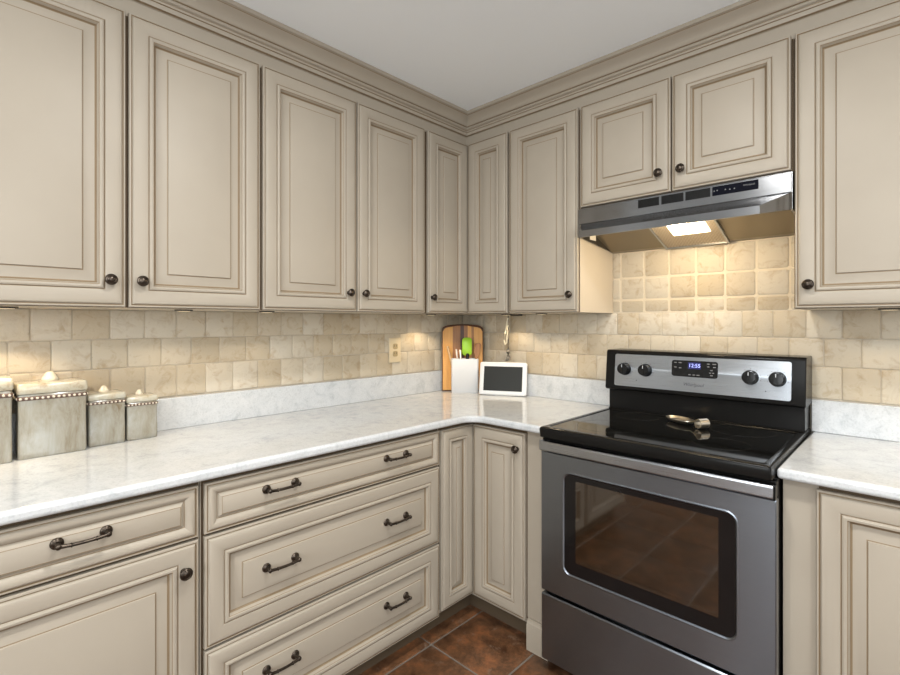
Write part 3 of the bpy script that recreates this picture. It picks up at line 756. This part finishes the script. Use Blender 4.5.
# outlet on the left wall
t = thing('wall_outlet', (.0005, -.548, 1.165), 'almond duplex outlet on the tiled left wall above the counter', 'outlet')
mb = MB(FL)
mb.loops([[(a, w, c) for a, c in ((-.588 + i, 1.099 + i), (-.508 - i, 1.099 + i), (-.508 - i, 1.232 - i), (-.588 + i, 1.232 - i))] for i, w in ((0, .0012), (0, .004), (.003, .0065))])
mb.build('cover_plate', ['almond'], t, smooth=0)
for z in (1.146, 1.186):
    mb = MB(FL); mb.loops([[(p[0], w, p[1]) for p in rr(-.564, -.532, z - .015, z + .015, .009, 0, 4)] for w in (.0064, .0085)]); sk = mb.build('socket', ['almond_dark'], t, smooth=30); RM[sk.name] = RM[t.name]
    mb = MB(FL)
    for u in (-.555, -.541): mb.box((u - .0012, .0086, z - .002), (u + .0012, .0089, z + .008))
    mb.build('slot', ['puck'], sk, smooth=0)

# spoon rest on the cooktop
t = thing('spoon_rest', (1.375, -.25, .9250), 'shiny metal spoon rest with curled handle lying on the black cooktop', 'spoon rest', math.atan2(-.075, .125))
Tm = RM[t.name]; fr = lambda a, b_, c: tuple(Tm @ Vector((a, b_, c)))
mb = MB(fr)
prof = [(.30, .0004), (.55, .001), (.85, .008), (1.0, .016), (.985, .0172), (.82, .0102), (.52, .0034), (.05, .0026)]
mb.loops([[(.068 * r * math.cos(2 * PI * k / 32), .036 * r * math.sin(2 * PI * k / 32), z) for k in range(32)] for r, z in prof]); mb.build('dish', ['silver'], t, smooth=60)
mb = MB(fr); cl = []
path = [(.060, .0155, .010), (.080, .020, .012), (.098, .027, .016)] + [(.112 + .017 * math.sin(a), .0195 + .0165 * math.cos(a), .019) for a in [k * PI / 7 for k in range(0, 12)]]
top_, bot_ = [], []
rings = []
for k, (x, z, wd) in enumerate(path):
    xn, zn = path[min(k + 1, len(path) - 1)][:2]; xp, zp = path[max(k - 1, 0)][:2]
    tx, tz = xn - xp, zn - zp; l = math.hypot(tx, tz); nx_, nz_ = -tz / l * .0012, tx / l * .0012
    rings.append([(x + nx_, -wd, z + nz_), (x + nx_, wd, z + nz_), (x - nx_, wd, z - nz_), (x - nx_, -wd, z - nz_)])
mb.loops(rings); mb.build('curled_handle', ['silver'], t, smooth=60)

# ------------------------------------------------------------------ puck lights under the wall cabinets
LIGHTS = []
def lamp(name, kind, loc, energy, color, rot=(0, 0, 0), **k):
    l = bpy.data.lights.new(name, kind); l.energy = energy; l.color = color
    for a, v_ in k.items(): setattr(l, a, v_)
    o = bpy.data.objects.new(name, l); COL.objects.link(o); o.location = loc; o.rotation_euler = rot
    return o
WARM = (1.0, .78, .50)
pucks = [(.20, -2.12, 'small puck light under the wall cabinet above the largest canister', 3.2), (.20, -1.66, 'small puck light under the left wall cabinet, right of the canisters', .9), (.20, -1.36, 'small puck light under the left wall cabinet above the bare counter', .7),
         (.13, -.40, 'small puck light under the corner cabinet on the outlet side', 2.0), (.44, -.13, 'small puck light under the corner cabinet above the tablet', 1.4), (.70, -.19, 'small puck light under the cabinet left of the hood', 1.3), (1.98, -.19, 'small puck light under the wall cabinet right of the hood', .8)]
for (x, y, lab, e) in pucks:
    t = thing('puck_spotlight', (x, y, ZU), lab, 'light', 0, 'puck lights under the wall cabinets')
    mb = MB(); mb.lathe([(.028, -.0003), (.029, -.002), (.028, -.005), (.022, -.0055)], (x, y, ZU), 'z', 24); mb.build('puck_housing', ['puck'], t, smooth=40)
    mb = MB(); mb.lathe([(.021, -.0057), (.020, -.0062), (.015, -.0064)], (x, y, ZU), 'z', 24); mb.build('puck_lens', ['puck_lens'], t, smooth=40)
    lamp('puck_lamp', 'SPOT', (x, y, ZU - .009), e * 2.4, WARM, (0, 0, 0), spot_size=math.radians(125), spot_blend=.35, shadow_soft_size=.022)

# hood lamp
q = Vector(und(1.382, .068, .018))
lamp('hood_bulb', 'POINT', (1.382, -.300, 1.646), 5.0, (1.0, .80, .52), shadow_soft_size=.035)
lamp('hood_lamp', 'AREA', q, .5, (1.0, .80, .52), Vector((0, 0, -1)).rotation_difference(un).to_euler(), shape='RECTANGLE', size=.13, size_y=.10)
# daylight through the two windows
lamp('daylight_front', 'AREA', ((W1[0] + W1[1]) / 2, RY - .085, (W1[2] + W1[3]) / 2), 74, (.92, .97, 1.0), (-PI / 2 + PI, 0, 0), shape='RECTANGLE', size=W1[1] - W1[0], size_y=W1[3] - W1[2])
lamp('daylight_right', 'AREA', (RX + .085, (W2[0] + W2[1]) / 2, (W2[2] + W2[3]) / 2), 40, (.92, .97, 1.0), (PI / 2, 0, PI / 2), shape='RECTANGLE', size=W2[1] - W2[0], size_y=W2[3] - W2[2])
# ceiling lamps behind the camera
for (x, y) in ((1.5, -1.6), (2.7, -1.5), (1.5, -3.1), (2.9, -3.1)):
    lamp('ceiling_lamp', 'AREA', (x, y, RZ - .004), 22, (1.0, .985, .95), (0, 0, 0), shape='DISK', size=.16)

w = bpy.data.worlds.new('world'); S.world = w; w.use_nodes = True
bg = w.node_tree.nodes['Background']; bg.inputs[0].default_value = (.75, .85, 1, 1); bg.inputs[1].default_value = .6

# ------------------------------------------------------------------ camera
cam = bpy.data.cameras.new('camera'); co = bpy.data.objects.new('camera', cam); COL.objects.link(co)
cam.sensor_fit = 'HORIZONTAL'; cam.sensor_width = 36; cam.lens = 486.10 / 900 * 36
cam.shift_y = (322.14 - 337.5) / 900; cam.clip_start = .05
co.location = (2.0401, -2.2391, 1.3169); co.rotation_euler = (PI / 2, 0, .7649)
S.camera = co
S.view_settings.view_transform = 'Standard'; S.view_settings.look = 'None'
S.view_settings.exposure = -0.2; S.view_settings.gamma = 1.0; S.view_settings.use_curve_mapping = False
